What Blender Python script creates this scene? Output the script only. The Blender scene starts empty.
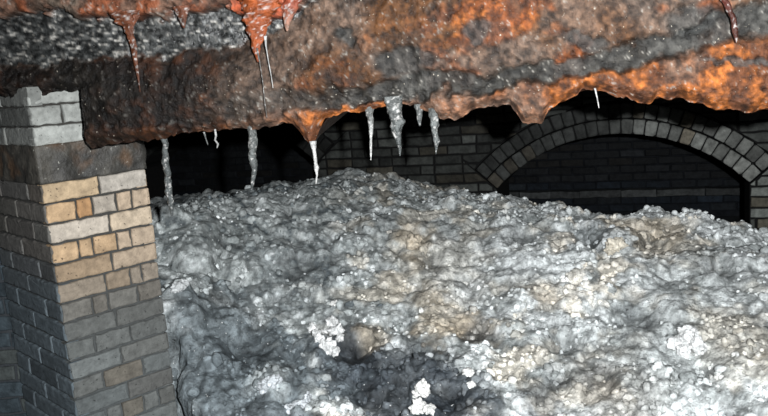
import bpy, math, random
import numpy as np
from mathutils import Matrix, Vector
random.seed(7)
rng = np.random.default_rng(7)
S = bpy.context.scene
COL = S.collection
A3 = lambda *v: np.array(v, float)

# ------------------------------------------------------------------ camera
F, PITCH, ROLL = 800.0, math.radians(10), math.radians(4.6)
CAM = A3(0, 0, 1.6)
FWD = A3(0, math.cos(PITCH), -math.sin(PITCH)); UP0 = A3(0, math.sin(PITCH), math.cos(PITCH)); RT0 = A3(1, 0, 0)
RT = math.cos(ROLL)*RT0 - math.sin(ROLL)*UP0
UP = math.sin(ROLL)*RT0 + math.cos(ROLL)*UP0
def ray(x, y):
    x = np.asarray(x, float)[..., None]; y = np.asarray(y, float)[..., None]
    return FWD + RT*(x-384)/F - UP*(y-208)/F
def at(x, y, d): return CAM + ray(x, y)*d
def hit(x, y, P, n):
    d = ray(x, y)
    return CAM + d*((P-CAM) @ n/(d @ n))[..., None]
def pixel(P):
    v = P-CAM; d = v @ FWD; return 384+F*(v @ RT)/d, 208-F*(v @ UP)/d
cd = bpy.data.cameras.new('camera'); cam = bpy.data.objects.new('camera', cd); COL.objects.link(cam)
cd.sensor_width = 36; cd.lens = 36*F/768; cd.clip_start = .02
cam.matrix_world = Matrix(((RT[0], UP[0], -FWD[0], CAM[0]), (RT[1], UP[1], -FWD[1], CAM[1]), (RT[2], UP[2], -FWD[2], CAM[2]), (0, 0, 0, 1)))
S.camera = cam

# ------------------------------------------------------------------ numpy noise
def hsh(ix, iy, iz, k=0):
    h = (ix.astype(np.int64)*374761393 + iy.astype(np.int64)*668265263 + iz.astype(np.int64)*2147483647 + k*1274126177) & 0xffffffff
    h = ((h ^ (h >> 13))*1274126177) & 0xffffffff
    h = ((h ^ (h >> 16))*2246822519) & 0xffffffff
    return ((h ^ (h >> 15)) & 0xffffff)/float(0xffffff)
def vnoise(p, s=1.0, k=0):
    q = np.asarray(p)*s; i = np.floor(q); f = q-i; f = f*f*(3-2*f)
    r = 0
    for dx in (0, 1):
        for dy in (0, 1):
            for dz in (0, 1):
                w = (f[..., 0] if dx else 1-f[..., 0])*(f[..., 1] if dy else 1-f[..., 1])*(f[..., 2] if dz else 1-f[..., 2])
                r = r + w*hsh(i[..., 0]+dx, i[..., 1]+dy, i[..., 2]+dz, k)
    return r
def fbm(p, s, o=4, k=0, g=.5):
    a, t, r = 1.0, 0.0, 0
    for j in range(o):
        r = r + a*vnoise(p, s*2.03**j, k+j*17); t += a; a *= g
    return r/t
def worley(p, s, k=0):
    q = np.asarray(p)*s; i = np.floor(q)
    d1 = np.full(q.shape[:-1], 9.0); cid = np.zeros(q.shape[:-1])
    for dx in (-1, 0, 1):
        for dy in (-1, 0, 1):
            for dz in (-1, 0, 1):
                c = i+np.array([dx, dy, dz])
                fx = np.stack([hsh(c[..., 0], c[..., 1], c[..., 2], k+m) for m in (1, 2, 3)], -1)
                d = np.sqrt(((c+fx-q)**2).sum(-1))
                m = d < d1
                d1 = np.where(m, d, d1); cid = np.where(m, hsh(c[..., 0], c[..., 1], c[..., 2], k+9), cid)
    return d1, cid
def sstep(a, b, x):
    t = np.clip((x-a)/(b-a), 0, 1); return t*t*(3-2*t)
def mix(a, b, t):
    t = np.asarray(t)[..., None]; return np.asarray(a)*(1-t)+np.asarray(b)*t
def lin(*rgb):
    c = np.array(rgb, float)/255
    return np.where(c <= .04045, c/12.92, ((c+.055)/1.055)**2.4)
def curve(pts):
    xs, ys = zip(*pts); return lambda x: np.interp(x, xs, ys)

# ------------------------------------------------------------------ objects
def tag(o, label=None, cat=None, group=None, kind=None):
    for k, v in (('label', label), ('category', cat), ('group', group), ('kind', kind)):
        if v: o[k] = v
    return o
def empty(name, loc):
    o = bpy.data.objects.new(name, None); o.empty_display_size = .1; o.location = loc; COL.objects.link(o); return o
def mesh(name, V, Fc, mats, parent=None, colors=None, midx=None, smooth=True):
    V = np.asarray(V, float)
    me = bpy.data.meshes.new(name)
    org = A3(0, 0, 0)
    if parent is not None: org = A3(*parent.location); 
    else: org = A3((V[:, 0].min()+V[:, 0].max())/2, (V[:, 1].min()+V[:, 1].max())/2, V[:, 2].min())
    if parent is not None and parent.parent is not None: org = org + A3(*parent.parent.location)
    Vl = V-org
    me.from_pydata(Vl.tolist(), [], Fc if isinstance(Fc, list) else Fc.tolist())
    for m in (mats if isinstance(mats, (list, tuple)) else [mats]): me.materials.append(m)
    if midx is not None: me.polygons.foreach_set('material_index', np.asarray(midx, np.int32))
    if colors is not None:
        ca = me.color_attributes.new('Col', 'FLOAT_COLOR', 'POINT')
        c = np.ones((len(V), 4), np.float32); c[:, :3] = np.clip(colors, 0, 1)
        ca.data.foreach_set('color', c.ravel())
    if smooth: me.polygons.foreach_set('use_smooth', np.ones(len(me.polygons), bool))
    me.update()
    o = bpy.data.objects.new(name, me); COL.objects.link(o)
    if parent is not None: o.parent = parent
    else: o.location = org
    return o

class MB:
    def __init__(s): s.v = []; s.f = []; s.c = []; s.m = []
    def add(s, V, Fc, col, mi=0):
        b = len(s.v); V = [tuple(map(float, p)) for p in V]
        s.v += V; s.f += [tuple(b+i for i in f) for f in Fc]
        col = np.asarray(col, float)
        s.c += [tuple(col)]*len(V) if col.ndim == 1 else [tuple(c) for c in col]
        s.m += [mi]*len(Fc)
    def build(s, name, mats, parent=None, smooth=False):
        return mesh(name, s.v, s.f, mats, parent, np.array(s.c), s.m, smooth)

# ------------------------------------------------------------------ materials
def mat(name, base=None, rough=.6, nscale=40, lo=.75, hi=1.2, bump=.4, bscale=80, spec=.5, speck=None, coat=0, trans=0, rlo=None, metal=0, pits=None, bdist=.01):
    m = bpy.data.materials.new(name); m.use_nodes = True
    n, l = m.node_tree.nodes, m.node_tree.links
    b = n['Principled BSDF']
    tc = n.new('ShaderNodeTexCoord')
    nz = n.new('ShaderNodeTexNoise'); nz.inputs['Scale'].default_value = nscale; nz.inputs['Detail'].default_value = 6; nz.inputs['Roughness'].default_value = .65
    l.new(tc.outputs['Object'], nz.inputs['Vector'])
    mr = n.new('ShaderNodeMapRange'); mr.inputs['From Min'].default_value = .3; mr.inputs['From Max'].default_value = .7
    mr.inputs['To Min'].default_value = lo; mr.inputs['To Max'].default_value = hi
    l.new(nz.outputs['Fac'], mr.inputs['Value'])
    if base is None:
        src = n.new('ShaderNodeVertexColor'); src.layer_name = 'Col'
    else:
        src = n.new('ShaderNodeRGB'); src.outputs[0].default_value = (*base, 1)
    mx = n.new('ShaderNodeVectorMath'); mx.operation = 'SCALE'
    l.new(src.outputs[0], mx.inputs[0]); l.new(mr.outputs[0], mx.inputs['Scale'])
    out = mx.outputs[0]
    if pits:
        sc, th = pits
        pn = n.new('ShaderNodeTexNoise'); pn.inputs['Scale'].default_value = sc; pn.inputs['Detail'].default_value = 3
        l.new(tc.outputs['Object'], pn.inputs['Vector'])
        pr = n.new('ShaderNodeMapRange'); pr.inputs['From Min'].default_value = th; pr.inputs['From Max'].default_value = th+.05
        pr.inputs['To Min'].default_value = 1; pr.inputs['To Max'].default_value = .3
        l.new(pn.outputs['Fac'], pr.inputs['Value'])
        m2 = n.new('ShaderNodeVectorMath'); m2.operation = 'SCALE'; l.new(out, m2.inputs[0]); l.new(pr.outputs[0], m2.inputs['Scale']); out = m2.outputs[0]
    if speck:
        sc, th, cl = speck
        vn = n.new('ShaderNodeTexNoise'); vn.inputs['Scale'].default_value = sc; vn.inputs['Detail'].default_value = 2
        l.new(tc.outputs['Object'], vn.inputs['Vector'])
        r2 = n.new('ShaderNodeMapRange'); r2.inputs['From Min'].default_value = th; r2.inputs['From Max'].default_value = th+.03
        l.new(vn.outputs['Fac'], r2.inputs['Value'])
        mm = n.new('ShaderNodeMix'); mm.data_type = 'RGBA'
        l.new(r2.outputs[0], mm.inputs[0]); l.new(out, mm.inputs[6]); mm.inputs[7].default_value = (*cl, 1); out = mm.outputs[2]
    l.new(out, b.inputs['Base Color'])
    b.inputs['Specular IOR Level'].default_value = spec; b.inputs['Coat Weight'].default_value = coat; b.inputs['Coat Roughness'].default_value = .15
    b.inputs['Transmission Weight'].default_value = trans; b.inputs['Metallic'].default_value = metal
    if rlo is None: b.inputs['Roughness'].default_value = rough
    else:
        r3 = n.new('ShaderNodeMapRange'); r3.inputs['From Min'].default_value = .35; r3.inputs['From Max'].default_value = .65
        r3.inputs['To Min'].default_value = rlo; r3.inputs['To Max'].default_value = rough
        l.new(nz.outputs['Fac'], r3.inputs['Value']); l.new(r3.outputs[0], b.inputs['Roughness'])
    bn = n.new('ShaderNodeTexNoise'); bn.inputs['Scale'].default_value = bscale; bn.inputs['Detail'].default_value = 5; bn.inputs['Roughness'].default_value = .6
    l.new(tc.outputs['Object'], bn.inputs['Vector'])
    bp = n.new('ShaderNodeBump'); bp.inputs['Strength'].default_value = bump; bp.inputs['Distance'].default_value = bdist
    l.new(bn.outputs['Fac'], bp.inputs['Height']); l.new(bp.outputs[0], b.inputs['Normal'])
    return m
M_brick = mat('pillar_brick', rough=.8, nscale=28, lo=.62, hi=1.25, bump=.5, bscale=60, pits=(70, .66), spec=.3)
M_wallbrick = mat('wall_brick', rough=.7, nscale=20, lo=.45, hi=1.4, bump=.7, bscale=45, spec=.15)
M_wmortar = mat('sooty_mortar', base=(.008, .008, .008), rough=.95, spec=.1, bump=.6, bscale=70)
M_mortar = mat('mortar', rough=.9, bump=.6, bscale=70)
M_band = mat('mud_band', rough=.6, nscale=30, lo=.5, hi=1.4, bump=.7, bscale=50, speck=(60, .7, (.25, .25, .22)))
M_rust = mat('rust', rough=.75, rlo=.45, nscale=40, lo=.4, hi=1.6, bump=.7, bscale=110, spec=.25, speck=(110, .72, (.30, .27, .22)))  # specks paint small white glints into the rust colour
M_plate = mat('wet_plate', rough=.4, rlo=.2, nscale=50, lo=.55, hi=1.5, bump=.5, bscale=90, spec=.6)
M_fat = mat('fat', rough=.75, rlo=.4, nscale=48, lo=.5, hi=1.4, bump=.9, bscale=95, spec=.25, bdist=.01, speck=(75, .715, (.62, .63, .62)), pits=(60, .66))
M_drip = mat('lime_drip', rough=.55, rlo=.3, nscale=50, lo=.45, hi=1.5, bump=.9, bscale=80, spec=.4)
M_dark = mat('dark_masonry', base=(.008, .009, .011), rough=.9, spec=.1, nscale=10, lo=.4, hi=1.6, bump=.6, bscale=20)
M_floor = mat('sewer_floor', base=(.03, .032, .034), rough=.5, nscale=6, lo=.5, hi=1.5, bump=.5, bscale=20)
M_ceil = mat('sooty_ceiling', base=(.03, .025, .02), rough=.8, nscale=6, lo=.5, hi=1.5, bump=.5, bscale=20)

# ------------------------------------------------------------------ bricks
def clip(poly, nx, ny, c):          # keep nx*x+ny*y >= c
    out = []
    for i in range(len(poly)):
        a, b = poly[i], poly[(i+1) % len(poly)]
        da = nx*a[0]+ny*a[1]-c; db = nx*b[0]+ny*b[1]-c
        if da >= 0: out.append(a)
        if (da >= 0) != (db >= 0):
            t = da/(da-db); out.append((a[0]+(b[0]-a[0])*t, a[1]+(b[1]-a[1])*t))
    return out
def area(p): return .5*sum(p[i][0]*p[(i+1) % len(p)][1]-p[(i+1) % len(p)][0]*p[i][1] for i in range(len(p)))
def brick(mb, poly, place, t0, t1, col, gap=.005, bev=.006, wear=.003, seg=.03, mi=0, jit=.004):
    """poly in (u, z), CCW seen from the front; place(u, z, t) -> world; t grows out of the wall"""
    if len(poly) < 3 or abs(area(poly)) < 2e-4: return
    cx = sum(p[0] for p in poly)/len(poly); cy = sum(p[1] for p in poly)/len(poly)
    pts = []
    for i in range(len(poly)):
        a, b = poly[i], poly[(i+1) % len(poly)]
        n = max(1, int(math.hypot(b[0]-a[0], b[1]-a[1])/seg))
        for k in range(n): pts.append((a[0]+(b[0]-a[0])*k/n, a[1]+(b[1]-a[1])*k/n))
    def inset(d):
        r = []
        for (x, y) in pts:
            # shrink towards the centre along each axis by d
            r.append((x-math.copysign(min(d, abs(x-cx)*.9), x-cx), y-math.copysign(min(d, abs(y-cy)*.9), y-cy)))
        return r
    n = len(pts); V = []; tj = t1+random.uniform(-jit, jit)
    j1 = [(random.uniform(-wear, wear), random.uniform(-wear, wear)) for _ in pts]
    for d, t in ((gap, t0), (gap, tj-bev), (gap+bev*.35, tj-bev*.3), (gap+bev, tj)):
        for (x, y), (a, b) in zip(inset(d), j1): V.append(place(x+a, y+b, t+random.uniform(-1, 1)*wear*.4))
    V.append(place(cx, cy, tj))
    Fc = []
    for r in range(3):
        for i in range(n):
            k = (i+1) % n
            Fc.append((r*n+i, r*n+k, (r+1)*n+k, (r+1)*n+i))
    for i in range(n): Fc.append((3*n+i, 3*n+(i+1) % n, 4*n))
    mb.add(V, Fc, col, mi)
def boxmb(mb, place, u0, u1, z0, z1, t0, t1, col, mi=0):
    V = [place(u, z, t) for t in (t0, t1) for z in (z0, z1) for u in (u0, u1)]
    mb.add(V, [(0, 2, 3, 1), (4, 5, 7, 6), (0, 1, 5, 4), (2, 6, 7, 3), (0, 4, 6, 2), (1, 3, 7, 5)], col, mi)

# ------------------------------------------------------------------ back wall with two arches
WA = at(497, 190, 6.0); WB = at(750, 183, 5.4)
wt = WB-WA; wt[2] = 0; wt /= np.linalg.norm(wt); wn = A3(wt[1], -wt[0], 0)        # wn points at the camera
def wplace(u, z, t): return (WA[0]+wt[0]*u+wn[0]*t, WA[1]+wt[1]*u+wn[1]*t, z)
def wuv(x, y):
    X = hit(x, y, WA, wn); return float((X-WA) @ wt), float(X[2])
SPAN, RISE = 1.73, .375
RAD = ((SPAN/2)**2+RISE**2)/(2*RISE)
RING = .112
REXT = RAD+2*RING
half = math.asin(SPAN/2/RAD)
U1 = SPAN/2                                   # right arch centre
U0 = -1.46-SPAN/2                             # left arch centre, springing higher up
ARCH = {U1: .625, U0: .87}
def zc_of(uc): return ARCH[uc]+RISE-RAD
COURSE = .0735
UL, UR, ZT = -4.3, 2.9, 2.35
def brickcol(base, spread=.35):
    v = math.exp(random.gauss(0, spread)); c = A3(*base)*v
    if random.random() < .2: c = c*A3(1.1, .95, .8)
    return np.clip(c, .002, .9)
WBASE = (.028, .030, .0275)
mbw = MB()
T0, T1, TB = -.46, -.012, .0
XE = REXT*math.sin(half)
def extr(uc, u): return zc_of(uc)+math.sqrt(max(REXT**2-(u-uc)**2, 0))+.002
def skew(uc, u): return zc_of(uc)+abs(u-uc)/math.tan(half)-.002
us = [UL, UR]
for uc in (U0, U1):
    us += [uc+SPAN/2*k/16 for k in range(-16, 17)]+[uc+s*(SPAN/2+(XE-SPAN/2)*k/4) for s in (-1, 1) for k in range(1, 5)]
us = sorted(u for u in set(us) if UL <= u <= UR)
def column(a, b, la, lb, ha, hb):
    V = [wplace(a, la, T1), wplace(b, lb, T1), wplace(b, hb, T1), wplace(a, ha, T1), wplace(a, la, T0), wplace(b, lb, T0), wplace(b, hb, T0), wplace(a, ha, T0)]
    mbw.add(V, [(0, 1, 2, 3), (5, 4, 7, 6), (4, 5, 1, 0), (3, 2, 6, 7)], (.01, .01, .01), 1)
for a, b in zip(us[:-1], us[1:]):
    m = (a+b)/2; near = [uc for uc in (U0, U1) if abs(m-uc) < XE]
    if near:
        uc = near[0]
        column(a, b, extr(uc, a), extr(uc, b), ZT, ZT)
        if abs(m-uc) > SPAN/2: column(a, b, -.05, -.05, skew(uc, a), skew(uc, b))
    else: column(a, b, -.05, -.05, ZT, ZT)
for uc in (U0, U1):
    for s in (-1, 1):
        u = uc+s*SPAN/2
        V = [wplace(u, -.05, T0), wplace(u, -.05, T1), wplace(u, ARCH[uc], T1), wplace(u, ARCH[uc], T0)]
        mbw.add(V, [(0, 1, 2, 3) if s < 0 else (3, 2, 1, 0)], (.05, .05, .05), 1)
nc = int(1.95/COURSE)
for c in range(nc):
    z0 = .02+c*COURSE; z1 = z0+COURSE
    u = UL+(.0 if c % 2 else .11)
    while u < UR:
        L = .225 if random.random() < .8 else .112
        u2 = min(u+L, UR)
        pieces = [[(u, z0), (u2, z0), (u2, z1), (u, z1)]]
        for uc in (U0, U1):
            out = []
            for poly in pieces:
                mx_ = sum(p[0] for p in poly)/len(poly)-uc; sg = 1 if mx_ > 0 else -1; ZCc = zc_of(uc)
                if abs(mx_) > XE+.3 or (all(math.hypot(p[0]-uc, p[1]-ZCc) > REXT for p in poly) and z0 > ARCH[uc]): out.append(poly); continue
                # beyond the springing line
                p1 = clip(poly, sg*math.cos(half), -math.sin(half), sg*math.cos(half)*uc-math.sin(half)*ZCc+.004)
                if p1: p1 = clip(p1, sg, 0, sg*(uc+sg*SPAN/2))
                # above the rings
                p2 = clip(poly, -sg*math.cos(half), math.sin(half), -(sg*math.cos(half)*uc-math.sin(half)*ZCc))
                if p2:
                    q = (sum(p[0] for p in p2)/len(p2)-uc, sum(p[1] for p in p2)/len(p2)-ZCc); r = math.hypot(*q)
                    p2 = clip(p2, q[0]/r, q[1]/r, q[0]/r*uc+q[1]/r*ZCc+REXT+.004)
                out += [p for p in (p1, p2) if p and len(p) > 2]
            pieces = out
        for poly in pieces:
            pu = (u+u2)/2
            base = A3(*WBASE)
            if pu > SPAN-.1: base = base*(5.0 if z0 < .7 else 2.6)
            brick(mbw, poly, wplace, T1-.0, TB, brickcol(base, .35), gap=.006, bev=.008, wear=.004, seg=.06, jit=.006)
        u = u2
wall_back = mbw.build('wall_back', [M_wallbrick, M_wmortar])
tag(wall_back, 'sooty grey brick wall at the back between the arches', 'wall', kind='structure')
def arch(uc, label, tint, tintr):
    ZC = zc_of(uc)
    root = empty('brick_arch', wplace(uc, ARCH[uc], 0)); tag(root, label, 'arch', 'brick arches in the back wall')
    for k, nm in enumerate(('inner_ring', 'outer_ring')):
        mb = MB(); r0 = RAD+k*RING; r1 = r0+RING
        n = int(round(2*half*r0/.079))
        t0 = T0+.015
        def pt(a, r, t): return wplace(uc+r*math.sin(a), ZC+r*math.cos(a), t)
        # mortar bed of the ring
        h2 = half-.006
        A = [-h2+2*h2*i/n for i in range(n+1)]; V = []
        for a in A: V += [pt(a, r0+.004, t0), pt(a, r1-.004, t0), pt(a, r1-.004, -.012), pt(a, r0+.004, -.012)]
        Fc = [(i*4+j, i*4+(j+1) % 4, i*4+4+(j+1) % 4, i*4+4+j) for i in range(n) for j in range(4)]+[(3, 2, 1, 0), (n*4, n*4+1, n*4+2, n*4+3)]
        mb.add(V, Fc, (.01, .01, .01), 1)
        for i in range(n):
            a0 = -h2+2*h2*i/n; a1 = -h2+2*h2*(i+1)/n
            poly = [(uc+r0*math.sin(a0), ZC+r0*math.cos(a0)), (uc+r0*math.sin(a1), ZC+r0*math.cos(a1)),
                    (uc+r1*math.sin(a1), ZC+r1*math.cos(a1)), (uc+r1*math.sin(a0), ZC+r1*math.cos(a0))]
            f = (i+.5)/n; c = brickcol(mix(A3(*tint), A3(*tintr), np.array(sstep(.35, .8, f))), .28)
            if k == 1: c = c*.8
            cx = sum(p[0] for p in poly)/4; cy = sum(p[1] for p in poly)/4
            ca, sa = math.cos((a0+a1)/2), math.sin((a0+a1)/2)
            # rounded face outline in local (tangent, radial) axes
            hw_ = (a1-a0)*(r0+r1)/4-.0035; hr = RING/2-.0045
            loop = []
            for (qx, qy) in ((-1, -1), (1, -1), (1, 1), (-1, 1)):
                cr = random.uniform(.005, .013)
                for (ex, ey) in (((0, 1), (1, 0)) if qx*qy > 0 else ((1, 0), (0, 1))):
                    loop.append((qx*(hw_*(1+.04*qy)-ex*cr)+random.uniform(-.003, .003), qy*(hr-ey*cr)+random.uniform(-.003, .003)))
            j = random.uniform(-.004, .008); V = []; m = len(loop)
            for sc, t in ((1.0, t0+.01), (1.0, j-.004), (.95, j+.003), (.8, j+.006)):
                for (x, y) in loop: V.append(wplace(cx+(x*ca+y*sa)*sc, cy+(-x*sa+y*ca)*sc, t+random.uniform(-.001, .001)))
            Fc = [(r*m+q, r*m+(q+1) % m, (r+1)*m+(q+1) % m, (r+1)*m+q) for r in range(3) for q in range(m)]+[tuple(3*m+q for q in range(m))]
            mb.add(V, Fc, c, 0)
        mb.build(nm, [M_wallbrick, M_wmortar], root)
    return root
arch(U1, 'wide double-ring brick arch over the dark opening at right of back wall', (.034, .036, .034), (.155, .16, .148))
arch(U0, 'shadow-dark brick arch mostly hidden behind the rusty beam, its black opening at left', (.010, .011, .010), (.014, .015, .014))  # ring bricks coloured near black to stand for shadow

# tunnel beyond the arches
TF = -2.0
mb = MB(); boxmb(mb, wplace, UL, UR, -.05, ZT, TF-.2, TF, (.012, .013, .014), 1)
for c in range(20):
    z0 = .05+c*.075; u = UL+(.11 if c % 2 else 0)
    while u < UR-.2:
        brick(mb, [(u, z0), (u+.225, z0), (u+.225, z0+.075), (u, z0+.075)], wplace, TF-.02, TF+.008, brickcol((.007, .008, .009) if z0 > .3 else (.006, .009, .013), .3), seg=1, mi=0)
        u += .225
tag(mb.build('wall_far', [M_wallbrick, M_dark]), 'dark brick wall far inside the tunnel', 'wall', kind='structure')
zl = 1.6-(1.6-.585)*7.65/5.72
mb = MB(); u = UL
while u < UR-.3:
    L = random.uniform(.25, .45)
    brick(mb, [(u, zl-.035), (u+L, zl-.035), (u+L, zl+.035), (u, zl+.035)], wplace, TF, TF+.1, brickcol((.045, .048, .048), .25), gap=.002, seg=.08, wear=.005)
    u += L
tag(mb.build('trim_1', [M_wallbrick]), 'thin pale ledge along the wall inside the tunnel', 'ledge', kind='structure')

# shell of the chamber
def slab(name, P, label, m, cat):
    mb = MB(); b = [tuple(p) for p in P]
    V = b[:8]
    mb.add(V, [(0, 3, 2, 1), (4, 5, 6, 7), (0, 1, 5, 4), (1, 2, 6, 5), (2, 3, 7, 6), (3, 0, 4, 7)], (.05, .05, .05), 0)
    o = mb.build(name, [m]); tag(o, label, cat, kind='structure'); return o
def hexa(q, z0, z1): return [(x, y, z0) for x, y in q]+[(x, y, z1) for x, y in q]
c_bl = wplace(UL, 0, TF-.2); c_br = wplace(UR, 0, TF-.2)
fl = [(c_bl[0]-.3, -1.5), (c_br[0]+.6, -1.5), (c_br[0]+.6, c_br[1]+.3), (c_bl[0]-.3, c_bl[1]+.3)]
slab('floor', hexa(fl, -.15, 0), 'dark wet sewer floor', M_floor, 'floor')
slab('ceiling', hexa(fl, ZT, ZT+.15), 'sooty dark ceiling above the beam', M_ceil, 'ceiling')

# ------------------------------------------------------------------ pillar
KT = at(41, 184.5, 2.9); Z0 = KT[2]
def at_z(x, y, z):
    d = ray(x, y); return CAM+d*((z-CAM[2])/d[2])
pr = at_z(146.5, 168, Z0); pa = pr-KT; PW = float(np.hypot(pa[0], pa[1])); pa = pa/PW
pb = A3(-pa[1], pa[0], 0)
if pb[0] > 0: pb = -pb
print('PILLAR', KT, 'a', pa, 'w', PW)
PD = .3
for PD in np.arange(.2, .8, .01):
    if float(pixel(np.array([KT[0]+pb[0]*PD, KT[1]+pb[1]*PD, .75]))[0]) < 7: break
PD = float(PD); print('PD', PD)
nfront = -A3(*(A3(-pa[1], pa[0], 0))); nfront = nfront if nfront[1] < 0 else -nfront
nleft = -pa
def pf(u, z, t): p = KT+pa*u+nfront*t; return (p[0], p[1], z)
def pl(u, z, t): p = KT+pb*(PD-u)+nleft*t; return (p[0], p[1], z)
def prt(u, z, t): p = KT+pa*PW+pb*u+pa*t; return (p[0], p[1], z)
pillar = empty('brick_pillar', (KT[0]+pa[0]*PW/2+pb[0]*PD/2, KT[1]+pa[1]*PW/2+pb[1]*PD/2, 0))
tag(pillar, 'square brick pillar of worn cream and grey bricks at the left, under the rusty beam', 'pillar')
PC = .0757
rows = [[0, .52, 1], [0, .28, .43, .66, .82, 1], [0, .57, 1], [0, .25, .38, .62, .76, 1], [0, .54, 1], [0, .45, .7, .82, 1], [0, .3, .45, .75, 1], [0, .5, 1], [0, .27, .62, 1], [0, .5, 1], [0, .3, .7, 1]]
def pcol(face, z, f):
    r = random.random()
    c = A3(.37, .255, .15) if r < .72 else (A3(.40, .30, .19) if r < .86 else (A3(.34, .30, .25) if r < .93 else A3(.40, .23, .11)))
    c = c*math.exp(random.gauss(0, .13))
    g = float(sstep(1.05, .68, z))                     # haze over the lower courses, painted as a grey-blue brick tone
    haze = A3(.078, .090, .092)*math.exp(random.gauss(0, .14))
    if random.random() < .15: haze = haze*A3(1.2, 1.0, .85)
    c = mix(c, haze, np.array(g*.94))
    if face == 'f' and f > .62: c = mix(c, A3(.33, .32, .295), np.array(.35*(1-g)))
    if face == 'l': c = mix(c*.30, A3(.088, .110, .124)*math.exp(random.gauss(0, .15)), np.array(.5+.4*g))  # left face darkened for shade and grime, blued for the haze
    return c
mb = MB()
core = .012
def quadcore(mb, z0, z1, mi, ins=.0):
    q = [KT+pa*core-pa*0+pb*core, KT+pa*(PW-core)+pb*core, KT+pa*(PW-core)+pb*(PD-core), KT+pa*core+pb*(PD-core)]
    V = [(p[0], p[1], z) for z in (z0, z1) for p in q]
    mb.add(V, [(0, 1, 5, 4), (1, 2, 6, 5), (2, 3, 7, 6), (3, 0, 4, 7), (4, 5, 6, 7), (3, 2, 1, 0)], np.array([[.07, .08, .083] if z0 < .5 else [.03, .028, .024]]*4+[[.028, .026, .022]]*4), mi)  # mortar paler and bluer at the foot, haze painted in
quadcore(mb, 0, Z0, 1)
for c in range(int(Z0/PC)+1):
    z1 = Z0-c*PC; z0 = max(z1-PC, 0)
    if z1-z0 < .02: break
    R = rows[c % len(rows)]
    for a, b in zip(R[:-1], R[1:]):
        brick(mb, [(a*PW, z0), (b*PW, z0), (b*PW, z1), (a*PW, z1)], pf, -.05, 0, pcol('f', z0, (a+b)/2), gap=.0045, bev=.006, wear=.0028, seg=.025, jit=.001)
    R2 = [0, .5, 1] if c % 2 else [0, .25, .75, 1]
    for a, b in zip(R2[:-1], R2[1:]):
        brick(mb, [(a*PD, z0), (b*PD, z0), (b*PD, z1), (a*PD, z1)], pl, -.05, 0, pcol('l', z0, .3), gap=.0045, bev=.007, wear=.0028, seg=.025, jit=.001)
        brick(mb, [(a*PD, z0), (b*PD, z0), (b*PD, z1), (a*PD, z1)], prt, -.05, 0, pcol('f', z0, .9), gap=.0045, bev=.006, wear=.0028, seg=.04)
o = mb.build('shaft', [M_brick, M_mortar], pillar)
ZB1 = Z0+.135; PC2 = .073
# mud-stained bearing course: a subdivided lumpy band wrapped round the pillar
def bandmesh():
    path = []
    q = [KT+pb*PD, KT, KT+pa*PW, KT+pa*PW+pb*PD]
    nn = [nleft, nfront, pa]
    V = []; nu = 0
    for i in range(3):
        L = np.linalg.norm(q[i+1]-q[i]); n = int(L/.012)
        for k in range(n):
            p = q[i]+(q[i+1]-q[i])*k/n; m = nn[i]
            path.append((p, m))
    path.append((q[3], pa)); nz = 16; nu = len(path)
    for (p, m) in path:
        for j in range(nz+1):
            z = Z0-.002+(ZB1-Z0+.006)*j/nz
            V.append((p[0], p[1], z)+tuple(m))
    V = np.array(V); P = V[:, :3]; N = V[:, 3:]
    d = (fbm(P, 14, 4, 3)-.5)*.03+.004
    P = P+N*d[:, None]
    Fc = [(i*(nz+1)+j, (i+1)*(nz+1)+j, (i+1)*(nz+1)+j+1, i*(nz+1)+j+1) for i in range(nu-1) for j in range(nz)]
    b = len(P); # lids
    c2 = np.array([[*(KT+pa*PW/2+pb*PD/2)[:2], Z0], [*(KT+pa*PW/2+pb*PD/2)[:2], ZB1]])
    Fc += [((i+1)*(nz+1), i*(nz+1), b) for i in range(nu-1)]+[(i*(nz+1)+nz, (i+1)*(nz+1)+nz, b+1) for i in range(nu-1)]
    P = np.vstack([P, c2])
    t = fbm(P, 9, 4, 21)
    C = mix(A3(.024, .023, .020), A3(.065, .060, .050), sstep(.4, .7, t))
    rr = sstep(.55, .75, fbm(P, 12, 3, 33)); C = mix(C, A3(.09, .05, .025), rr*.7)
    return P, Fc, C
P, Fc, C = bandmesh()
o = mesh('stained_band', P, Fc, M_band, pillar, C); o['label'] = 'dark mud-stained bearing course'
mb = MB()
ZTOP = ZB1+3*PC2
quadcore(mb, ZB1-.01, ZTOP, 1)
UR_ = [[0, .42], [0, .2, .45], [0, .36]]
for c in range(3):
    z1 = ZTOP-c*PC2; z0 = z1-PC2
    def wc(k=1): return A3(.30, .31, .29)*k*math.exp(random.gauss(0, .08))
    R = [[-.0, .235, .47], [0, .16, .45], [0, .235, .46]][c]
    # whitened face bricks on the front: run across the corner to the left face
    Rf = [[0, .5, 1], [0, .28, .55, 1], [0, .46, 1]][c]
    for a, b in zip(Rf[:-1], Rf[1:]):
        brick(mb, [(a*PW, z0), (b*PW, z0), (b*PW, z1), (a*PW, z1)], pf, -.05, 0, wc(), gap=.004, bev=.007, wear=.003, seg=.02)
    for a, b in zip([0, .5], [.5, 1]):
        brick(mb, [(a*PD, z0), (b*PD, z0), (b*PD, z1), (a*PD, z1)], pl, -.05, 0, wc(.62 if c != 1 else .32), gap=.004, bev=.007, wear=.003, seg=.02)  # same white bricks, darkened on the left face to paint its shade
o = mb.build('capital', [M_brick, M_mortar], pillar); o['label'] = 'whitened grey bricks at the pillar top'

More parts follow.
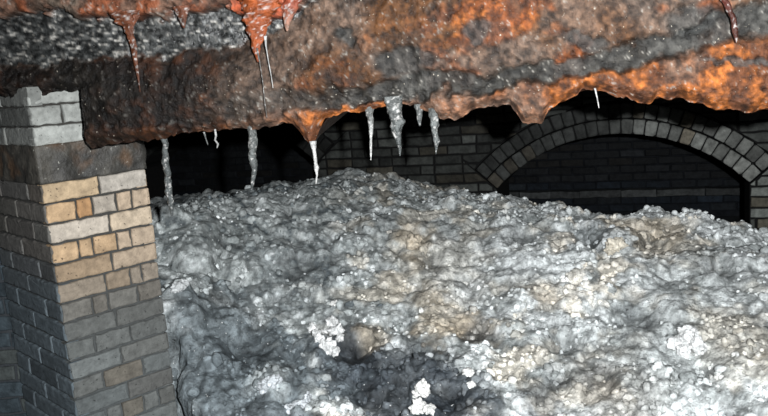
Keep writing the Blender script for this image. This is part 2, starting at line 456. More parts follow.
# left wall of the chamber, dim
q0 = KT+pb*PD
pA = A3(q0[0]+.10, q0[1]+.02, 0)
def plw(u, z, t): return (pA[0]-u, pA[1]-t, z)
mb = MB()
boxmb(mb, plw, 0, 1.6, -.05, ZT, -.25, -.01, (.03, .035, .04), 1)
for c in range(22):
    z0 = c*.075; u = -.1*(c % 2)
    while u < 1.4:
        u2 = u+.225
        if u2 > .03: brick(mb, [(max(u, 0), z0), (u2, z0), (u2, z0+.075), (max(u, 0), z0+.075)][::-1], plw, -.03, .0, brickcol((.045, .060, .070), .2), seg=.05)
        u = u2
tag(mb.build('wall_left', [M_wallbrick, M_mortar]), 'dim bluish brick wall running behind the pillar at the left edge', 'wall', kind='structure')
mb = MB()
def pls(u, z, t): return (-3.1+t, u, z)
boxmb(mb, pls, -1.5, 9.5, -.05, ZT, -.2, 0, (.04, .04, .04), 0)
tag(mb.build('wall_side', [M_dark]), 'dark side wall hidden left of the pillar', 'wall', kind='structure')
mb = MB()
def plr(u, z, t): return (3.6-t, u, z)
boxmb(mb, plr, -1.5, 8, -.05, ZT, -.2, 0, (.04, .04, .04), 0)
tag(mb.build('wall_right', [M_dark]), 'dark side wall right of the frame', 'wall', kind='structure')

# ------------------------------------------------------------------ beam
BY = math.radians(-14)
BP = at(88, 120, 2.9); bt = A3(math.cos(BY), math.sin(BY), 0); bn = A3(bt[1], -bt[0], 0)
yb = curve([(-90, 99), (0, 95), (60, 91), (84, 90), (89, 94), (92, 140), (96, 149), (140, 141), (150, 139), (200, 131), (250, 128), (275, 126), (284, 121), (297, 125), (305, 136), (313, 146), (319, 134), (325, 118), (345, 112), (370, 108), (385, 104), (410, 104), (430, 113), (445, 119), (455, 118), (470, 111), (490, 106), (510, 105), (517, 110), (524, 121), (542, 124), (549, 112), (560, 103), (570, 98), (584, 90), (599, 89), (615, 95), (632, 99), (640, 105), (657, 99), (681, 96), (699, 103), (723, 108), (744, 113), (768, 108), (880, 104), (960, 112), (1080, 96), (1300, 88)])
yl = curve([(-90, 4), (0, 9), (40, 16), (70, 15), (100, 18), (150, 20), (180, 15), (220, 14), (240, 12), (262, 26), (280, 20), (300, 10), (325, -8), (345, -40), (900, -200)])
yp = curve([(-90, 72), (0, 67), (60, 65), (100, 59), (150, 57), (200, 56), (235, 52), (260, 42), (285, 28), (300, 18), (325, -2), (345, -40), (900, -200)])
yc = curve([(-90, 120), (0, 110), (90, 122), (150, 120), (250, 108), (350, 95), (420, 85), (480, 82), (520, 76), (560, 68), (620, 54), (680, 42), (720, 30), (768, 18), (880, -8), (1300, -60)])
hw = curve([(-90, 3), (90, 14), (250, 13), (400, 12), (500, 11), (600, 11), (660, 14), (768, 17), (880, 18)])
px = np.concatenate([np.arange(-320, -60, 6.0), np.arange(-60, 840, 1.7), np.arange(840, 1300, 6.0)]); NX, NY = len(px), 120; vv = np.linspace(0, 1, NY)
YB = yb(px)+(vnoise(np.stack([px*.12, px*0, px*0], -1))-.5)*5+(vnoise(np.stack([px*.35, px*0+4, px*0], -1))-.5)*3
PX = np.repeat(px[:, None], NY, 1); kv = .78; vs_ = np.clip(vv/kv, 0, 1); vl_ = np.clip((vv-kv)/(1-kv), 0, 1)
PY = -90+176*vs_[None]+(YB[:, None]-86)*vl_[None]
P0 = hit(PX, PY, BP, bn)
Q = np.stack([(P0-BP) @ bt, P0[..., 2], P0[..., 2]*0], -1)            # coordinates on the beam face, metres
wx = (fbm(Q, 9, 3, 5)-.5)*22; wy = (fbm(Q, 9, 4, 55)-.5)*24+(fbm(Q, 40, 3, 8)-.5)*12
X_, Y_ = PX+wx, PY+wy
n1 = fbm(Q, 7, 5, 1); n2 = fbm(Q, 22, 4, 2); n3 = fbm(Q, 60, 3, 4); n4 = fbm(Q, 4, 3, 71)
w1, id1 = worley(Q, 26, 5); w2, _ = worley(Q, 60, 9)
m_lip = sstep(2, -2, Y_-yl(X_))*(X_ < 330)
m_plate = sstep(-2, 2, Y_-yl(X_))*sstep(3, -3, Y_-yp(X_))*sstep(345, 300, X_)
dband = np.abs(Y_-yc(X_))/hw(X_)
m_band = sstep(1.3, .65, dband)*sstep(150, 420, X_)**.7
m_low = sstep(-2, 2, Y_-yc(X_)-hw(X_)*.6)
m_left = sstep(320, 170, X_)
patches = [(690, 22, 30, 17), (590, 40, 22, 10), (480, 32, 20, 12), (410, 62, 30, 14), (350, 35, 14, 10), (740, 62, 40, 4)]
m_pat = 0
for (a, b, ra, rb) in patches:
    m_pat = np.maximum(m_pat, sstep(1.2, .7, np.hypot((X_-a)/ra, (Y_-b)/rb)))
# depth relief
n5 = fbm(Q, 130, 3, 44)
disp = (n1-.5)*.040+(n2-.5)*.012+(n3-.5)*.011+(n5-.5)*.012
YS = np.where(PX < 150, np.maximum(YB[:, None], 141), YB[:, None])
bulge = np.sin(np.clip((PY-yp(PX))/np.maximum(YS-yp(PX), 5), 0, 1)*math.pi)
disp = disp+m_lip*.055
disp = disp*(1-m_plate*.75)-m_plate*.01
disp = disp+bulge*.03*(1-m_plate)
disp = disp-m_band*.022-m_pat*.012
disp = disp+m_low*(1-m_band)*.015
streak = fbm(np.stack([Q[..., 0]*48, Q[..., 1]*170, Q[..., 2]], -1), 1, 3, 14)
disp = disp+m_plate*(streak-.5)*.006
edge = sstep(14, 0, YB[:, None]-PY)
disp = disp-edge**2*.03+.03
PB = P0+bn*disp[..., None]
# colour
orange = lin(168, 88, 30); brt = lin(205, 118, 42); rustb = lin(112, 72, 38); pink = lin(136, 110, 92); dk = lin(44, 32, 26); gr = lin(70, 72, 70); wht = lin(170, 165, 155)
C = mix(np.broadcast_to(rustb, PX.shape+(3,)), pink, sstep(.42, .66, n4))
rgt = sstep(330, 560, X_)
C = mix(C, orange, sstep(.54, .68, n1+.07*rgt-.02)*(.45+.45*rgt))
C = mix(C, brt, sstep(.58, .72, n2)*sstep(.45, .6, n1)*(.25+.5*rgt))
C = mix(C, gr*.7, sstep(.56, .66, fbm(Q, 12, 4, 91))*.45)
left_brown = m_left*sstep(-2, 3, Y_-yp(X_))
cb = mix(np.broadcast_to(lin(46, 33, 25), PX.shape+(3,)), lin(104, 60, 32), sstep(.45, .68, n2)*sstep(.35, .6, n1))
cb = mix(cb, lin(66, 60, 52), sstep(.55, .75, n4)*.7)
C = mix(C, cb, left_brown)
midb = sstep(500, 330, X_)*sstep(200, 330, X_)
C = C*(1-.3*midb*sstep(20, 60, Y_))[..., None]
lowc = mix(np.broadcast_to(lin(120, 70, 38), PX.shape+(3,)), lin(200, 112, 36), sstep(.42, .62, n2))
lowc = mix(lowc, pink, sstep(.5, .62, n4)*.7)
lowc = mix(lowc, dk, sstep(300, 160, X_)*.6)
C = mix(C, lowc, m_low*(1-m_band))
cband = mix(np.broadcast_to(lin(52, 52, 48), PX.shape+(3,)), lin(88, 88, 84), sstep(.4, .65, n2))
C = mix(C, cband, m_band*.95); C = mix(C, lin(78, 80, 78), m_pat*.85)
cpl = mix(np.broadcast_to(lin(62, 66, 68), PX.shape+(3,)), lin(130, 134, 136), sstep(.35, .7, streak))
cpl = mix(cpl, lin(235, 235, 232), sstep(.64, .74, streak)*.9)*A3(.92, .88, .82)
C = mix(C, cpl, m_plate)
clip_ = mix(np.broadcast_to(lin(124, 92, 74), PX.shape+(3,)), lin(150, 84, 50), sstep(.45, .6, n2))
clip_ = mix(clip_, lin(112, 108, 96), sstep(.5, .65, n4)*.6)
clip_ = mix(clip_, lin(196, 84, 36), sstep(225, 255, X_)*sstep(310, 285, X_)*.8)
C = mix(C, clip_, m_lip)
# white glints on the crust, painted as pale flecks
fl_ = sstep(.80, .85, hsh(np.floor(Q[..., 0]*260), np.floor(Q[..., 1]*260), Q[..., 0]*0, 3))*sstep(.62, .72, n3)
C = mix(C, wht, fl_*(.6+.3*m_band))
C = C*(.72+.56*n3)[..., None]
C = C*(.45+.75*sstep(.25, .62, n3))[..., None]*(.7+.6*n5)[..., None]  # hollows of the fine relief darkened, occlusion painted into the beam colour
lum = C.mean(-1, keepdims=True); C = C*.92+lum*.08
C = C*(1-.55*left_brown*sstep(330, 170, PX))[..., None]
C = C*(1+.5*m_lip)[..., None]
BSC = .39
C = C*BSC
region = np.zeros(PX.shape, int)
region[(m_plate > .5)] = 1
region[((m_band > .5) | (m_pat > .6)) & (m_plate <= .5)] = 2
region[((m_low > .5) | (left_brown > .6)) & (m_band <= .5) & (m_plate <= .5)] = 3
mid = PB.mean((0, 1))
beam = empty('iron_beam', BP+bt*1.0+bn*-.2-A3(0, 0, .2)); tag(beam, 'massive rust-crusted iron beam spanning the top, with grey flaking plate and orange scale', 'beam')
rf = region[:-1, :-1]
from collections import Counter
names = ['rust_crust', 'flaking_plate', 'grey_seam', 'lower_rust']
labels = ['orange and pinkish rust crust', 'grey shiny flaking plate', 'dark grey speckled seam', 'dark brown to orange lower rust edge']
idx = np.arange(NX*NY).reshape(NX, NY)
quads = np.stack([idx[:-1, :-1], idx[:-1, 1:], idx[1:, 1:], idx[1:, :-1]], -1)
Vall = PB.reshape(-1, 3); Call = C.reshape(-1, 3)
for r in range(4):
    q = quads[rf == r]
    u, inv = np.unique(q, return_inverse=True)
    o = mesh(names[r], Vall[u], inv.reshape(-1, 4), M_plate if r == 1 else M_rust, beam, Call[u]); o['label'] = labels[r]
# body of the beam behind the crust
bb = []; Fc = []; cc = []
BACK = .42
zbot = P0[:, -1, 2]+.0
for i in list(range(0, NX-1, 4))+[NX-1]:
    f = PB[i, -1]; t = PB[i, 0]
    zb_ = f[2]+.02
    bk = f-bn*BACK; bk2 = t-bn*BACK
    k1 = f-bn*.08+A3(0, 0, .025)
    bb += [tuple(f), tuple(k1), (bk[0], bk[1], max(zb_, 1.45)), (bk2[0], bk2[1], ZT), (t[0], t[1], ZT), tuple(t)]
    cc += [tuple(Call[i*NY+NY-1]*.5)]*2+[(.03, .02, .015)]*4
n = len(bb)//6
for i in range(n-1):
    for k in range(5): Fc.append((i*6+k, (i+1)*6+k, (i+1)*6+k+1, i*6+k+1))
mesh('beam_body', bb, Fc, M_rust, beam, np.array(cc))

# ------------------------------------------------------------------ things that hang from the beam
def tube(path, radii, nseg=28, k=0, lump=.25, flat=1.0, fs=60):
    path = np.array(path, float); radii = np.array(radii, float)
    # resample
    s = np.r_[0, np.cumsum(np.linalg.norm(np.diff(path, axis=0), axis=1))]
    n = max(12, int(s[-1]/.003)); t = np.linspace(0, s[-1], n)
    Pp = np.stack([np.interp(t, s, path[:, j]) for j in range(3)], -1); R = np.interp(t, s, radii)
    V = []
    for p, r in zip(Pp, R):
        for j in range(nseg):
            a = 2*math.pi*j/nseg
            V.append(p+bt*math.cos(a)*r-bn*math.sin(a)*r*flat*-1)
    V = np.array(V); Rr = np.repeat(R, nseg); Cn = np.repeat(Pp, nseg, 0)
    d = V-Cn
    wob = 1+(fbm(V, fs, 3, k)-.5)*2*lump
    V = Cn+d*wob[:, None]+((fbm(Cn, 18, 2, k+5)-.5)*Rr*.9)[:, None]*bt
    Fc = [(i*nseg+j, i*nseg+(j+1) % nseg, (i+1)*nseg+(j+1) % nseg, (i+1)*nseg+j) for i in range(n-1) for j in range(nseg)]
    Fc += [tuple(range(nseg))[::-1], tuple((n-1)*nseg+j for j in range(nseg))]
    return V, Fc, np.repeat(np.linspace(0, 1, n), nseg)
def bplane(x, y, off): 
    return hit(np.array(x), np.array(y), BP+bn*off, bn)
def hang(name, label, cat, pts, off, col0, col1, k, group=None, lump=.5, flat=1.0, speck=.0):
    """pts: (px, py, halfwidth px)"""
    path = [bplane(x, y, off) for x, y, w in pts]
    dep = [float((p-CAM) @ FWD) for p in path]
    V, Fc, t = tube(path, [max(w, .28)*d/F for (x, y, w), d in zip(pts, dep)], k=k, lump=lump, flat=flat)
    C = mix(np.broadcast_to(A3(*col0), V.shape), A3(*col1), sstep(0, 1, t))
    nn = fbm(V, 45, 3, k+9); C = C*(.45+1.1*nn)[:, None]; C = mix(C, A3(.45, .44, .42), sstep(.62, .70, fbm(V, 130, 2, k+2))*.6)  # the last mix paints white glints into the colour
    o = mesh(name, V, Fc, M_drip, None, C); tag(o, label, cat, group); return o
G = 'pale stalactites hanging from the beam edge'
pale = (.075, .08, .077); pale2 = (.060, .067, .066); white = (.33, .33, .32); org = tuple(lin(185, 95, 50)*.4); brn = tuple(lin(120, 70, 45)*.35)
hang('hanging_stalactite', 'long thin pale stalactite beside the pillar, reaching down to the fat', 'stalactite', [(163, 136, 3.5), (165, 146, 3), (166, 165, 3.3), (169, 190, 3.4), (171, 205, 2.6), (172, 216, 1)], -.02, pale2, pale2, 1, G)
hang('hanging_stalactite', 'tapering grey stalactite alone before the middle of the left dark opening', 'stalactite', [(251, 124, 4), (252, 135, 4), (253, 150, 4.2), (254, 165, 3.6), (253, 180, 2), (252, 190, .6)], .0, pale, pale2, 2, G)
hang('hanging_stalactite', 'thin white stalactite under the brownish orange rust point', 'stalactite', [(313, 141, 3.5), (314, 150, 1.6), (315, 160, 1.8), (316, 168, 2.4), (317, 175, 1.2), (316, 184, .5)], .03, white, white, 3, G)
hang('hanging_stalactite', 'slim grey stalactite with a white thread, before the brick wall', 'stalactite', [(370, 106, 4.5), (369, 114, 3.4), (371, 126, 2.8), (371, 136, 1.3), (371, 148, 1.2), (371, 160, .5)], .01, pale, white, 4, G)
hang('hanging_stalactite', 'thickest pale stalactite, tapering before the brick wall', 'stalactite', [(394, 96, 9), (395, 108, 7.5), (397, 122, 6), (398, 135, 3.5), (400, 147, 1.8), (400, 156, .6)], .02, pale, pale2, 5, G)
hang('hanging_stalactite', 'short blunt stalactite between the thickest one and the carrot shaped one', 'stalactite', [(419, 104, 4.5), (419, 112, 3.2), (420, 119, 2.5), (420, 126, .8)], .01, pale, pale2, 6, G)
hang('hanging_stalactite', 'carrot shaped grey stalactite, rightmost of those before the brick wall', 'stalactite', [(432, 108, 6), (433, 118, 4.8), (434, 130, 3.8), (436, 142, 2.8), (436, 150, 1.2), (436, 154, .5)], .02, pale, pale2, 7, G)
hang('hanging_stalactite', 'tiny crooked white stalactite, right one of the close pair under the left beam edge', 'stalactite', [(215, 129, 1.2), (216, 136, 1), (215, 140, 1), (218, 144, 1.1), (217, 148, .4)], .0, white, white, 8, G, lump=.15)
hang('hanging_stalactite', 'tiny faint white stalactite, left one of the close pair under the left beam edge', 'stalactite', [(204, 132, 1), (206, 139, .8), (208, 145, .35)], .0, pale, pale, 9, G, lump=.15)
hang('hanging_stalactite', 'small leaning white stalactite above the crown of the right brick arch', 'stalactite', [(595, 88, 1.1), (597, 97, .8), (599, 108, .4)], .03, white, white, 10, G, lump=.2)
hang('rust_drip', 'slender orange rust drip running down over the grey plate, nearest the pillar', 'rust drip', [(122, 12, 17), (125, 20, 12), (129, 26, 6.5), (131, 34, 4), (133, 45, 3.4), (135, 58, 2.6), (137, 70, 1.6), (139, 84, .8), (140, 92, .4)], .085, tuple(lin(165, 98, 66)*.36), brn, 11, 'rust drips on the beam', flat=.5)
hang('rust_drip', 'broad bright orange rust drip with water threads hanging over the grey plate', 'rust drip', [(255, -6, 22), (256, 8, 20), (257, 18, 15), (258, 28, 11), (257, 38, 7.5), (256, 46, 5.5), (257, 54, 2.6), (258, 62, 1)], .09, tuple(lin(195, 100, 50)*.40), org, 12, 'rust drips on the beam', flat=.5)
hang('rust_drip', 'short orange rust drip right beside the broad one, with a white tip', 'rust drip', [(291, -3, 10), (290, 8, 8.5), (288, 17, 5.5), (287, 24, 3), (287, 31, 1)], .085, tuple(lin(190, 86, 52)*.42), tuple(lin(170, 130, 110)*.5), 13, 'rust drips on the beam', flat=.5)
hang('rust_drip', 'dark red rust drip at the upper right corner', 'rust drip', [(718, -14, 4), (724, -2, 3.6), (729, 10, 3.6), (733, 18, 3.2), (735, 28, 2.8), (736, 36, 2), (736, 43, .6)], .095, tuple(lin(110, 48, 36)*.3), tuple(lin(110, 64, 52)*.35), 14, 'rust drips on the beam')
hang('rust_drip', 'stubby rust drip on the grey plate midway between the slender and broad drips', 'rust drip', [(181, 6, 10), (182, 14, 7), (183, 21, 3.6), (184, 28, .8)], .08, tuple(lin(150, 92, 66)*.38), brn, 15, 'rust drips on the beam', flat=.5)
hang('water_thread', 'thin bright water thread falling from the broad rust drip, right one', 'water thread', [(265, 36, 1.6), (266, 46, .8), (268, 58, .5), (271, 74, .4), (273, 88, .35)], .1, white, white, 16, 'water threads', lump=.2)
hang('water_thread', 'thin faint water thread falling from the tip of the broad rust drip, left one', 'water thread', [(257, 48, 1), (260, 64, .4), (263, 84, .35), (265, 104, .3), (267, 118, .3)], .1, pale, pale, 17, 'water threads', lump=.2)

# ------------------------------------------------------------------ fatberg
ctl = [(345, 178, 6.4), (400, 184, 6.2), (470, 196, 6.05), (300, 188, 5.7), (250, 196, 5.2), (200, 206, 4.7), (165, 214, 4.2),
       (520, 208, 5.35), (560, 206, 5.1), (600, 220, 4.95), (640, 216, 4.75), (700, 220, 4.6), (768, 240, 4.4), (850, 262, 4.1),
       (170, 300, 3.6), (260, 300, 3.9), (400, 300, 4.0), (560, 300, 3.85), (768, 310, 3.55), (850, 320, 3.4),
       (100, 416, 3.2), (180, 416, 3.15), (300, 416, 3.15), (450, 416, 3.1), (600, 416, 3.05), (768, 416, 2.9), (850, 416, 2.85), (450, 360, 3.5), (250, 360, 3.45), (650, 360, 3.35)]
CP = np.array([at(*c) for c in ctl])
extra = [(-.9, 2.45, .02), (0, 2.4, .02), (.8, 2.35, .02), (1.6, 2.3, .02), (-1.6, 2.6, .0), (2.2, 2.4, .02), (-1.7, 4.6, .55), (-2.1, 5.5, .55), (-1.6, 6.9, .6), (-.4, 6.9, .5), (.6, 6.5, .1), (1.5, 6.3, .05), (2.4, 5.9, .05), (2.6, 4.2, .5), (1.2, 5.7, .15), (2.0, 5.4, .12)]
CP = np.vstack([CP, np.array(extra)])
D = np.sqrt(((CP[:, None, :2]-CP[None, :, :2])**2).sum(-1))
sol = np.linalg.solve(np.block([[D+np.eye(len(CP))*.02, np.ones((len(CP), 1))], [np.ones((1, len(CP))), np.zeros((1, 1))]]), np.r_[CP[:, 2], 0])
PRC = KT+pa*PW; AZP = math.atan2(PRC[0], PRC[1])+.004; RP = math.hypot(PRC[0], PRC[1])
def H(x, y):
    d = np.sqrt((x[..., None]-CP[:, 0])**2+(y[..., None]-CP[:, 1])**2)
    z = d @ sol[:-1]+sol[-1]
    m = sstep(.014, -.012, np.arctan2(x, y)-AZP)*sstep(RP+.25, RP-.1, np.hypot(x, y))
    return z*(1-m)-.25*m
az = np.radians(np.arange(-31, 33, .115)); rr = np.exp(np.linspace(math.log(2.42), math.log(7.3), 360))
AZ, RR = np.meshgrid(az, rr, indexing='ij')
GX, GY = RR*np.sin(AZ), RR*np.cos(AZ)
def base_and_normal(x, y):
    e = .03; z = H(x, y); zx = (H(x+e, y)-H(x-e, y))/(2*e); zy = (H(x, y+e)-H(x, y-e))/(2*e)
    n = np.stack([-zx, -zy-.45, np.ones_like(z)], -1); n /= np.linalg.norm(n, axis=-1, keepdims=True)
    return np.stack([x, y, z], -1), n
def relief(B):
    a, ia = worley(B+(fbm(B, 5, 2, 3)[..., None]-.5)*.15, 5.0, 1); b, ib = worley(B+(fbm(B, 12, 2, 7)[..., None]-.5)*.06, 13, 2); c, ic = worley(B+(fbm(B, 30, 2, 17)[..., None]-.5)*.03, 30, 3); d, _ = worley(B, 64, 4)
    f1 = fbm(B, 3, 4, 40)
    f2 = fbm(B, 38, 4, 41); f3 = fbm(B, 14, 3, 43)
    h = (.45-a*a)*.085*(.2+ia*1.5)+(.45-b*b)*.030*(.2+1.6*ib)+(.4-c*c)*.011*(.3+1.4*ic)+(.4-d*d)*.004+(f1-.5)*.12+(f2-.5)*.030+np.abs(f3-.5)*-.03
    crev = sstep(.48, .95, b)*.6+sstep(.45, .9, c)*.5
    return h, crev, ia, ib, ic, c, d
# patches of different deposit, plus hollows and wet crevices painted dark, at world places
def W(x, y):            # pixel -> place on the smooth heap
    d = ray(x, y); lo, hi = 2.3, 8.0
    for k in range(60):
        m = np.linspace(lo, hi, 200); p = CAM+d*m[:, None]
        h = p[:, 2]-H(p[:, 0], p[:, 1]); j = np.argmax(h < 0)
        return p[j]
pal = dict(dark=A3(.045, .053, .062), slate=A3(.135, .155, .165), mid=A3(.26, .275, .268), pale=A3(.43, .445, .435), white=A3(.70, .71, .70), beige=A3(.50, .41, .30), brown=A3(.16, .12, .085))
spots = [(345, 360, .20, 'dark', .9), (400, 385, .26, 'dark', .8), (455, 400, .16, 'dark', .75), (250, 395, .35, 'slate', .85), (230, 330, .25, 'slate', .6), (300, 280, .3, 'slate', .3), (200, 270, .3, 'mid', .4),
         (470, 330, .12, 'brown', .5), (445, 320, .16, 'beige', .5), (635, 318, .10, 'slate', .7), (628, 240, .12, 'slate', .5), (590, 235, .13, 'slate', .45), (655, 240, .22, 'beige', .55), (615, 248, .08, 'white', .9),
         (690, 345, .16, 'white', .8), (540, 275, .22, 'white', .55), (520, 255, .16, 'white', .5), (660, 340, .25, 'pale', .6), (720, 300, .4, 'pale', .45), (740, 340, .2, 'beige', .4), (545, 300, .08, 'beige', .5),
         (480, 230, .5, 'pale', .2), (600, 370, .3, 'mid', .4), (620, 400, .22, 'brown', .35), (700, 400, .25, 'pale', .35), (410, 240, .12, 'beige', .5), (440, 270, .3, 'beige', .25), (470, 290, .1, 'white', .5), (330, 320, .11, 'pale', .55), (270, 385, .09, 'pale', .5), (545, 405, .12, 'dark', .5), (450, 412, .1, 'dark', .6), (180, 400, .35, 'slate', .6), (375, 340, .10, 'beige', .4)]
spots = [(W(x, y), r, pal[c], w) for x, y, r, c, w in spots]
def fatcolor(B, crev, ia, ib, ic, boost=0):
    n = fbm(B, 3.2, 4, 60); m = fbm(B, 11, 4, 61); g = fbm(B, 34, 3, 62); q = fbm(B, 7, 3, 63); k2 = fbm(B, 75, 2, 64)
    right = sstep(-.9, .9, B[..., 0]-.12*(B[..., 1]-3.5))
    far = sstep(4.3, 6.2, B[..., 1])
    t = .50+.85*(m-.5)+1.0*(g-.5)+.5*(n-.5)*1.4+.47*right+.42*(ib-.5)+.30*(ic-.5)+.5*(k2-.5)-.14*far+boost  # paler rightward and darker far back, light falloff painted into the fat
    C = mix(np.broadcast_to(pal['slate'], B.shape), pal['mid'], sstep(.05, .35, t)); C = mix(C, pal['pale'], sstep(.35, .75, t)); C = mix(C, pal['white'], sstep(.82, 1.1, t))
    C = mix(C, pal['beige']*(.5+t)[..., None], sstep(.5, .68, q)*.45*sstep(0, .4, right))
    for p, r, c, w in spots:
        d = np.sqrt(((B-p)**2*np.array([1, .45, .3])).sum(-1))/r*(1+(m-.5)*1.8)
        C = mix(C, c*(.45+1.1*g)[..., None], sstep(1.2, .5, d)*min(w*1.15, .95))
    C = C*A3(.97, 1.0, 1.01)*(1-.5*np.clip(crev, 0, 1.2))[..., None]*(.6+.8*g)[..., None]  # crevices and dents darkened in the colour, like shade
    return C
def chunked(fn, B, n=60000):
    sh = B.shape[:-1]; Bf = B.reshape(-1, 3); outs = [fn(Bf[i:i+n]) for i in range(0, len(Bf), n)]
    return [np.concatenate([o[j] for o in outs]).reshape(sh+outs[0][j].shape[1:]) for j in range(len(outs[0]))]
B, N = base_and_normal(GX, GY)
h, crev, ia, ib, ic, wc_, wd_ = chunked(relief, B)
nd = fbm(B, 16, 3, 88)
for x, y, r, dp in ((635, 318, .085, .07), (652, 243, .09, .07), (590, 238, .09, .06), (352, 352, .09, .08), (385, 398, .12, .07), (452, 398, .08, .06), (500, 292, .06, .04), (470, 335, .07, .05), (250, 350, .10, .06),
                    (300, 272, .09, .05), (705, 372, .06, .05), (212, 300, .09, .05), (560, 345, .07, .05), (430, 262, .07, .04), (230, 240, .10, .05), (600, 385, .07, .05), (720, 268, .08, .05), (395, 330, .06, .05), (290, 360, .08, .06), (520, 240, .09, .05)):
    d2 = ((B-W(x, y))**2*A3(1, .6, .6)).sum(-1)/r**2*(.5+1.1*nd)
    k = np.exp(-d2**1.5); h = h-dp*k; crev = crev+.75*k
fade = sstep(2.42, 2.75, RR)
PFAT = B+N*(h*fade)[..., None]
PFAT[..., 2] = np.maximum(PFAT[..., 2], -.02)
# do not pass through the back wall
def keep_front(P):
    t = (P-WA) @ wn; inside = np.zeros(t.shape, bool); u = (P-WA) @ wt
    open_ = (np.abs(u-U1) < SPAN/2-.07) | (np.abs(u-U0) < SPAN/2-.07)
    push = np.where((t < .03) & ~open_, .03-t, 0)
    return P+wn*push[..., None]
PFAT = keep_front(PFAT)
CF, = chunked(lambda b: (fatcolor(b[:, :3], *[np.zeros(len(b))]*4),), B) if False else (None,)
stk = np.stack([crev, ia, ib, ic], -1)
Bf = B.reshape(-1, 3); Sf = stk.reshape(-1, 4)
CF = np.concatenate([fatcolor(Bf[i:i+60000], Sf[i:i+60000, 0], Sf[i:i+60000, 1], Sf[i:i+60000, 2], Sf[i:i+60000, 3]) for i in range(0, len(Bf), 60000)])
n0, n1_ = GX.shape
idx = np.arange(n0*n1_).reshape(n0, n1_)
quads = np.stack([idx[:-1, :-1], idx[1:, :-1], idx[1:, 1:], idx[:-1, 1:]], -1).reshape(-1, 4)
# drop what would lie inside the pillar
def in_pillar(P, m=.0):
    v = P-KT; a = v @ pa; b = v @ pb
    return (a > m) & (a < PW-m) & (b > m) & (b < PD-m)
def left_of_pillar(P):
    v = P-KT; return (v @ pa < .02) & (np.arctan2(P[..., 0], P[..., 1]) < AZP-.01) & (P[..., 1] < KT[1]+1.6)
vis = ~(in_pillar(PFAT, -.012) | left_of_pillar(PFAT)).ravel()
fx, fy = PFAT.reshape(-1, 3)[:, 0], PFAT.reshape(-1, 3)[:, 1]
vis &= (fx > -2.3) & ~((fx < pA[0]+.06) & (fy < pA[1]+.33))
quads = quads[vis[quads].all(1)]
# granules of fat
ico_t = (1+5**.5)/2
iv = np.array([(-1, ico_t, 0), (1, ico_t, 0), (-1, -ico_t, 0), (1, -ico_t, 0), (0, -1, ico_t), (0, 1, ico_t), (0, -1, -ico_t), (0, 1, -ico_t), (ico_t, 0, -1), (ico_t, 0, 1), (-ico_t, 0, -1), (-ico_t, 0, 1)])/math.hypot(1, ico_t)
ifc = [(0, 11, 5), (0, 5, 1), (0, 1, 7), (0, 7, 10), (0, 10, 11), (1, 5, 9), (5, 11, 4), (11, 10, 2), (10, 7, 6), (7, 1, 8), (3, 9, 4), (3, 4, 2), (3, 2, 6), (3, 6, 8), (3, 8, 9), (4, 9, 5), (2, 4, 11), (6, 2, 10), (8, 6, 7), (9, 8, 1)]
def subdiv(V, Fc):
    V = [tuple(v) for v in V]; cache = {}; out = []
    def midp(a, b):
        k = (min(a, b), max(a, b))
        if k not in cache:
            p = (np.array(V[a])+np.array(V[b]))/2; p /= np.linalg.norm(p); cache[k] = len(V); V.append(tuple(p))
        return cache[k]
    for a, b, c in Fc:
        x, y, z = midp(a, b), midp(b, c), midp(c, a); out += [(a, x, z), (b, y, x), (c, z, y), (x, y, z)]
    return np.array(V), out
IV1, IF1 = subdiv(iv, ifc); IV2, IF2 = subdiv(IV1, IF1); IV3, IF3 = subdiv(IV2, IF2)
def lumps(cent, rad, nrm, seed, IV, IFc, squash=.75):
    """many little lumps as one vertex array"""
    m = len(cent); r = np.random.default_rng(seed)
    sc = r.uniform(.7, 1.3, (m, 1, 3))
    V = IV[None]*rad[:, None, None]*sc
    off = V.reshape(-1, 3)/np.repeat(rad, len(IV))[:, None]
    w = .45+1.1*fbm(off+np.repeat(r.uniform(0, 50, (m, 3)), len(IV), 0), 1.7, 2, 5)
    V = (V.reshape(-1, 3)*w[:, None]).reshape(m, -1, 3)+cent[:, None]
    Fq = (np.array(IFc)[None]+(np.arange(m)*len(IV))[:, None, None]).reshape(-1, 3)
    return V.reshape(-1, 3), Fq
NL = 5200
ai = rng.integers(0, n0, NL*4); ri = (rng.random(NL*4)**1.15*(n1_*.8)).astype(int)
cent = PFAT[ai, ri]; ok = vis[(ai*n1_+ri)] & (cent[:, 2] > .05) & ~in_pillar(cent, -.05) & ((cent-WA) @ wn > .09)
cl = fbm(cent, 5, 3, 77); ok &= rng.random(len(cent)) < sstep(.36, .62, cl)+.08
ai, ri, cent = ai[ok][:NL], ri[ok][:NL], cent[ok][:NL]
rad = np.exp(rng.normal(math.log(.010), .42, len(cent))).clip(.004, .028)
nn_ = N[ai, ri]
lv, lf = lumps(cent-nn_*rad[:, None]*.1, rad, nn_, 3, IV1, IF1)
bc = fatcolor(cent, np.zeros(len(cent)), ia[ai, ri], rng.random(len(cent)), rng.random(len(cent)), boost=rng.normal(.12, .18, len(cent)).clip(-.15, .6))
lc = np.repeat(bc, len(IV1), 0)*(1+np.clip((lv-np.repeat(cent, len(IV1), 0))[:, 2:3]/np.repeat(rad, len(IV1))[:, None], -1, 1)*.22)  # granule tops painted lighter, undersides darker, as if lit from above
V = np.vstack([PFAT.reshape(-1, 3), lv]); C = np.vstack([CF, lc])
allf = quads.tolist()+(lf+n0*n1_).tolist()
used = np.zeros(len(V), bool); used[quads.ravel()] = True; used[n0*n1_:] = True
remap = np.cumsum(used)-1
allf = [tuple(int(remap[i]) for i in f) for f in allf]
fat_root = empty('fatberg', (0.3, 4.2, 0)); tag(fat_root, 'huge lumpy grey-white fatberg heaped across the sewer from pillar to back arches', 'fatberg')
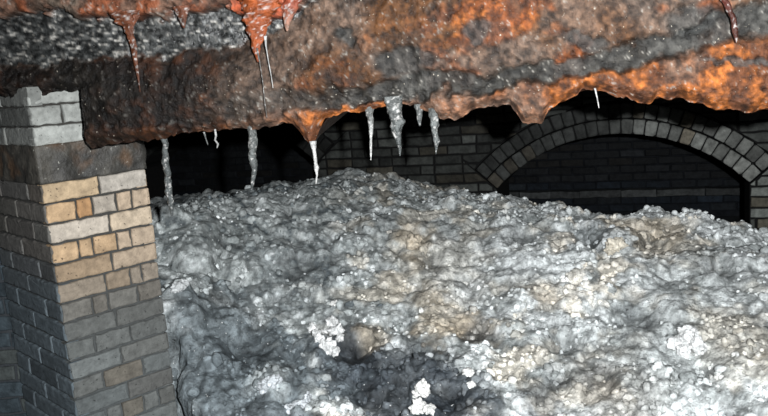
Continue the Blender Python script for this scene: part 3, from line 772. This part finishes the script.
mesh('fat_mass', V[used], allf, M_fat, fat_root, C[used])
def surf(x, y):
    d = np.hypot(*[a-b for a, b in zip(pixel(PFAT.reshape(-1, 3)), (x, y))])
    j = np.argsort(d)[:12]; P = PFAT.reshape(-1, 3)[j]; k = j[np.argmin(np.linalg.norm(P-CAM, axis=1))]
    return PFAT.reshape(-1, 3)[k], N.reshape(-1, 3)[k]
def cluster(label, items, col, seed):
    cs, rs, ns = [], [], []
    for x, y, r in items:
        p, n = surf(x, y); d = float((p-CAM) @ FWD); cs.append(p+n*r*d/F*.3); rs.append(r*d/F); ns.append(n)
    for i in range(len(cs)):
        V, Fq = lumps(np.array(cs[i:i+1]), np.array(rs[i:i+1]), None, seed*31+i, IV3, IF3)
        w, _ = worley(V, 60, 6); f = fbm(V, 40, 3, 6)
        V = cs[i]+(V-cs[i])*(1.15-.4*w)[:, None]
        C = np.broadcast_to(A3(*col), V.shape)*(.72+.5*f)[:, None]*(1.1-.4*w)[:, None]
        o = mesh('fat_lump', V, Fq, M_fat, fat_root, C); o['label'] = label
wh = (.85, .85, .82)
cluster('white crumbly lump in the dark lower middle', [(331, 322, 6), (327, 330, 5), (336, 331, 7), (322, 340, 5), (328, 348, 8), (335, 352, 6), (318, 334, 5), (340, 340, 5), (311, 328, 5)], (.74, .75, .74), 11)
cluster('small bright white lump above the crumbly lumps', [(334, 302, 5)], wh, 12)
cluster('pale beige lump near the top middle', [(413, 243, 8), (418, 239, 5)], (.66, .58, .46), 13)
cluster('white lump beside the pillar', [(176, 287, 8), (182, 283, 5)], (.56, .58, .58), 14)
cluster('bright white lump near the bottom edge', [(420, 388, 7), (413, 394, 5), (426, 391, 6), (417, 408, 8), (427, 409, 6), (466, 371, 6), (469, 384, 5)], wh, 15)
cluster('cream white block on the right crest', [(614, 246, 8), (618, 252, 7), (612, 254, 6)], (.78, .72, .60), 16)
cluster('white lump low on the right', [(690, 338, 11), (680, 344, 8), (696, 346, 9), (686, 351, 7)], (.82, .83, .82), 17)
cluster('pale lump at the bottom left', [(270, 381, 7), (262, 386, 6), (280, 379, 5), (300, 403, 7), (292, 407, 6), (306, 398, 5)], (.50, .53, .55), 18)

# ------------------------------------------------------------------ light
def spot(name, loc, target, e, ang, blend, size, col):
    ld = bpy.data.lights.new(name, 'SPOT'); ld.energy = e; ld.spot_size = math.radians(ang); ld.spot_blend = blend; ld.shadow_soft_size = size; ld.color = col
    o = bpy.data.objects.new(name, ld); o.location = loc; COL.objects.link(o)
    o.rotation_euler = Vector(np.array(target)-np.array(loc)).to_track_quat('-Z', 'Y').to_euler(); return o
L0 = CAM+RT*.17+UP*.09-FWD*.05
spot('flash', L0, W(520, 300), 1040, 112, 1.0, .02, (.96, .98, 1.0))
w = bpy.data.worlds.new('world'); S.world = w; w.use_nodes = True
w.node_tree.nodes['Background'].inputs[0].default_value = (.5, .62, .7, 1); w.node_tree.nodes['Background'].inputs[1].default_value = .02
S.view_settings.view_transform = 'Standard'; S.view_settings.look = 'None'; S.view_settings.exposure = 0
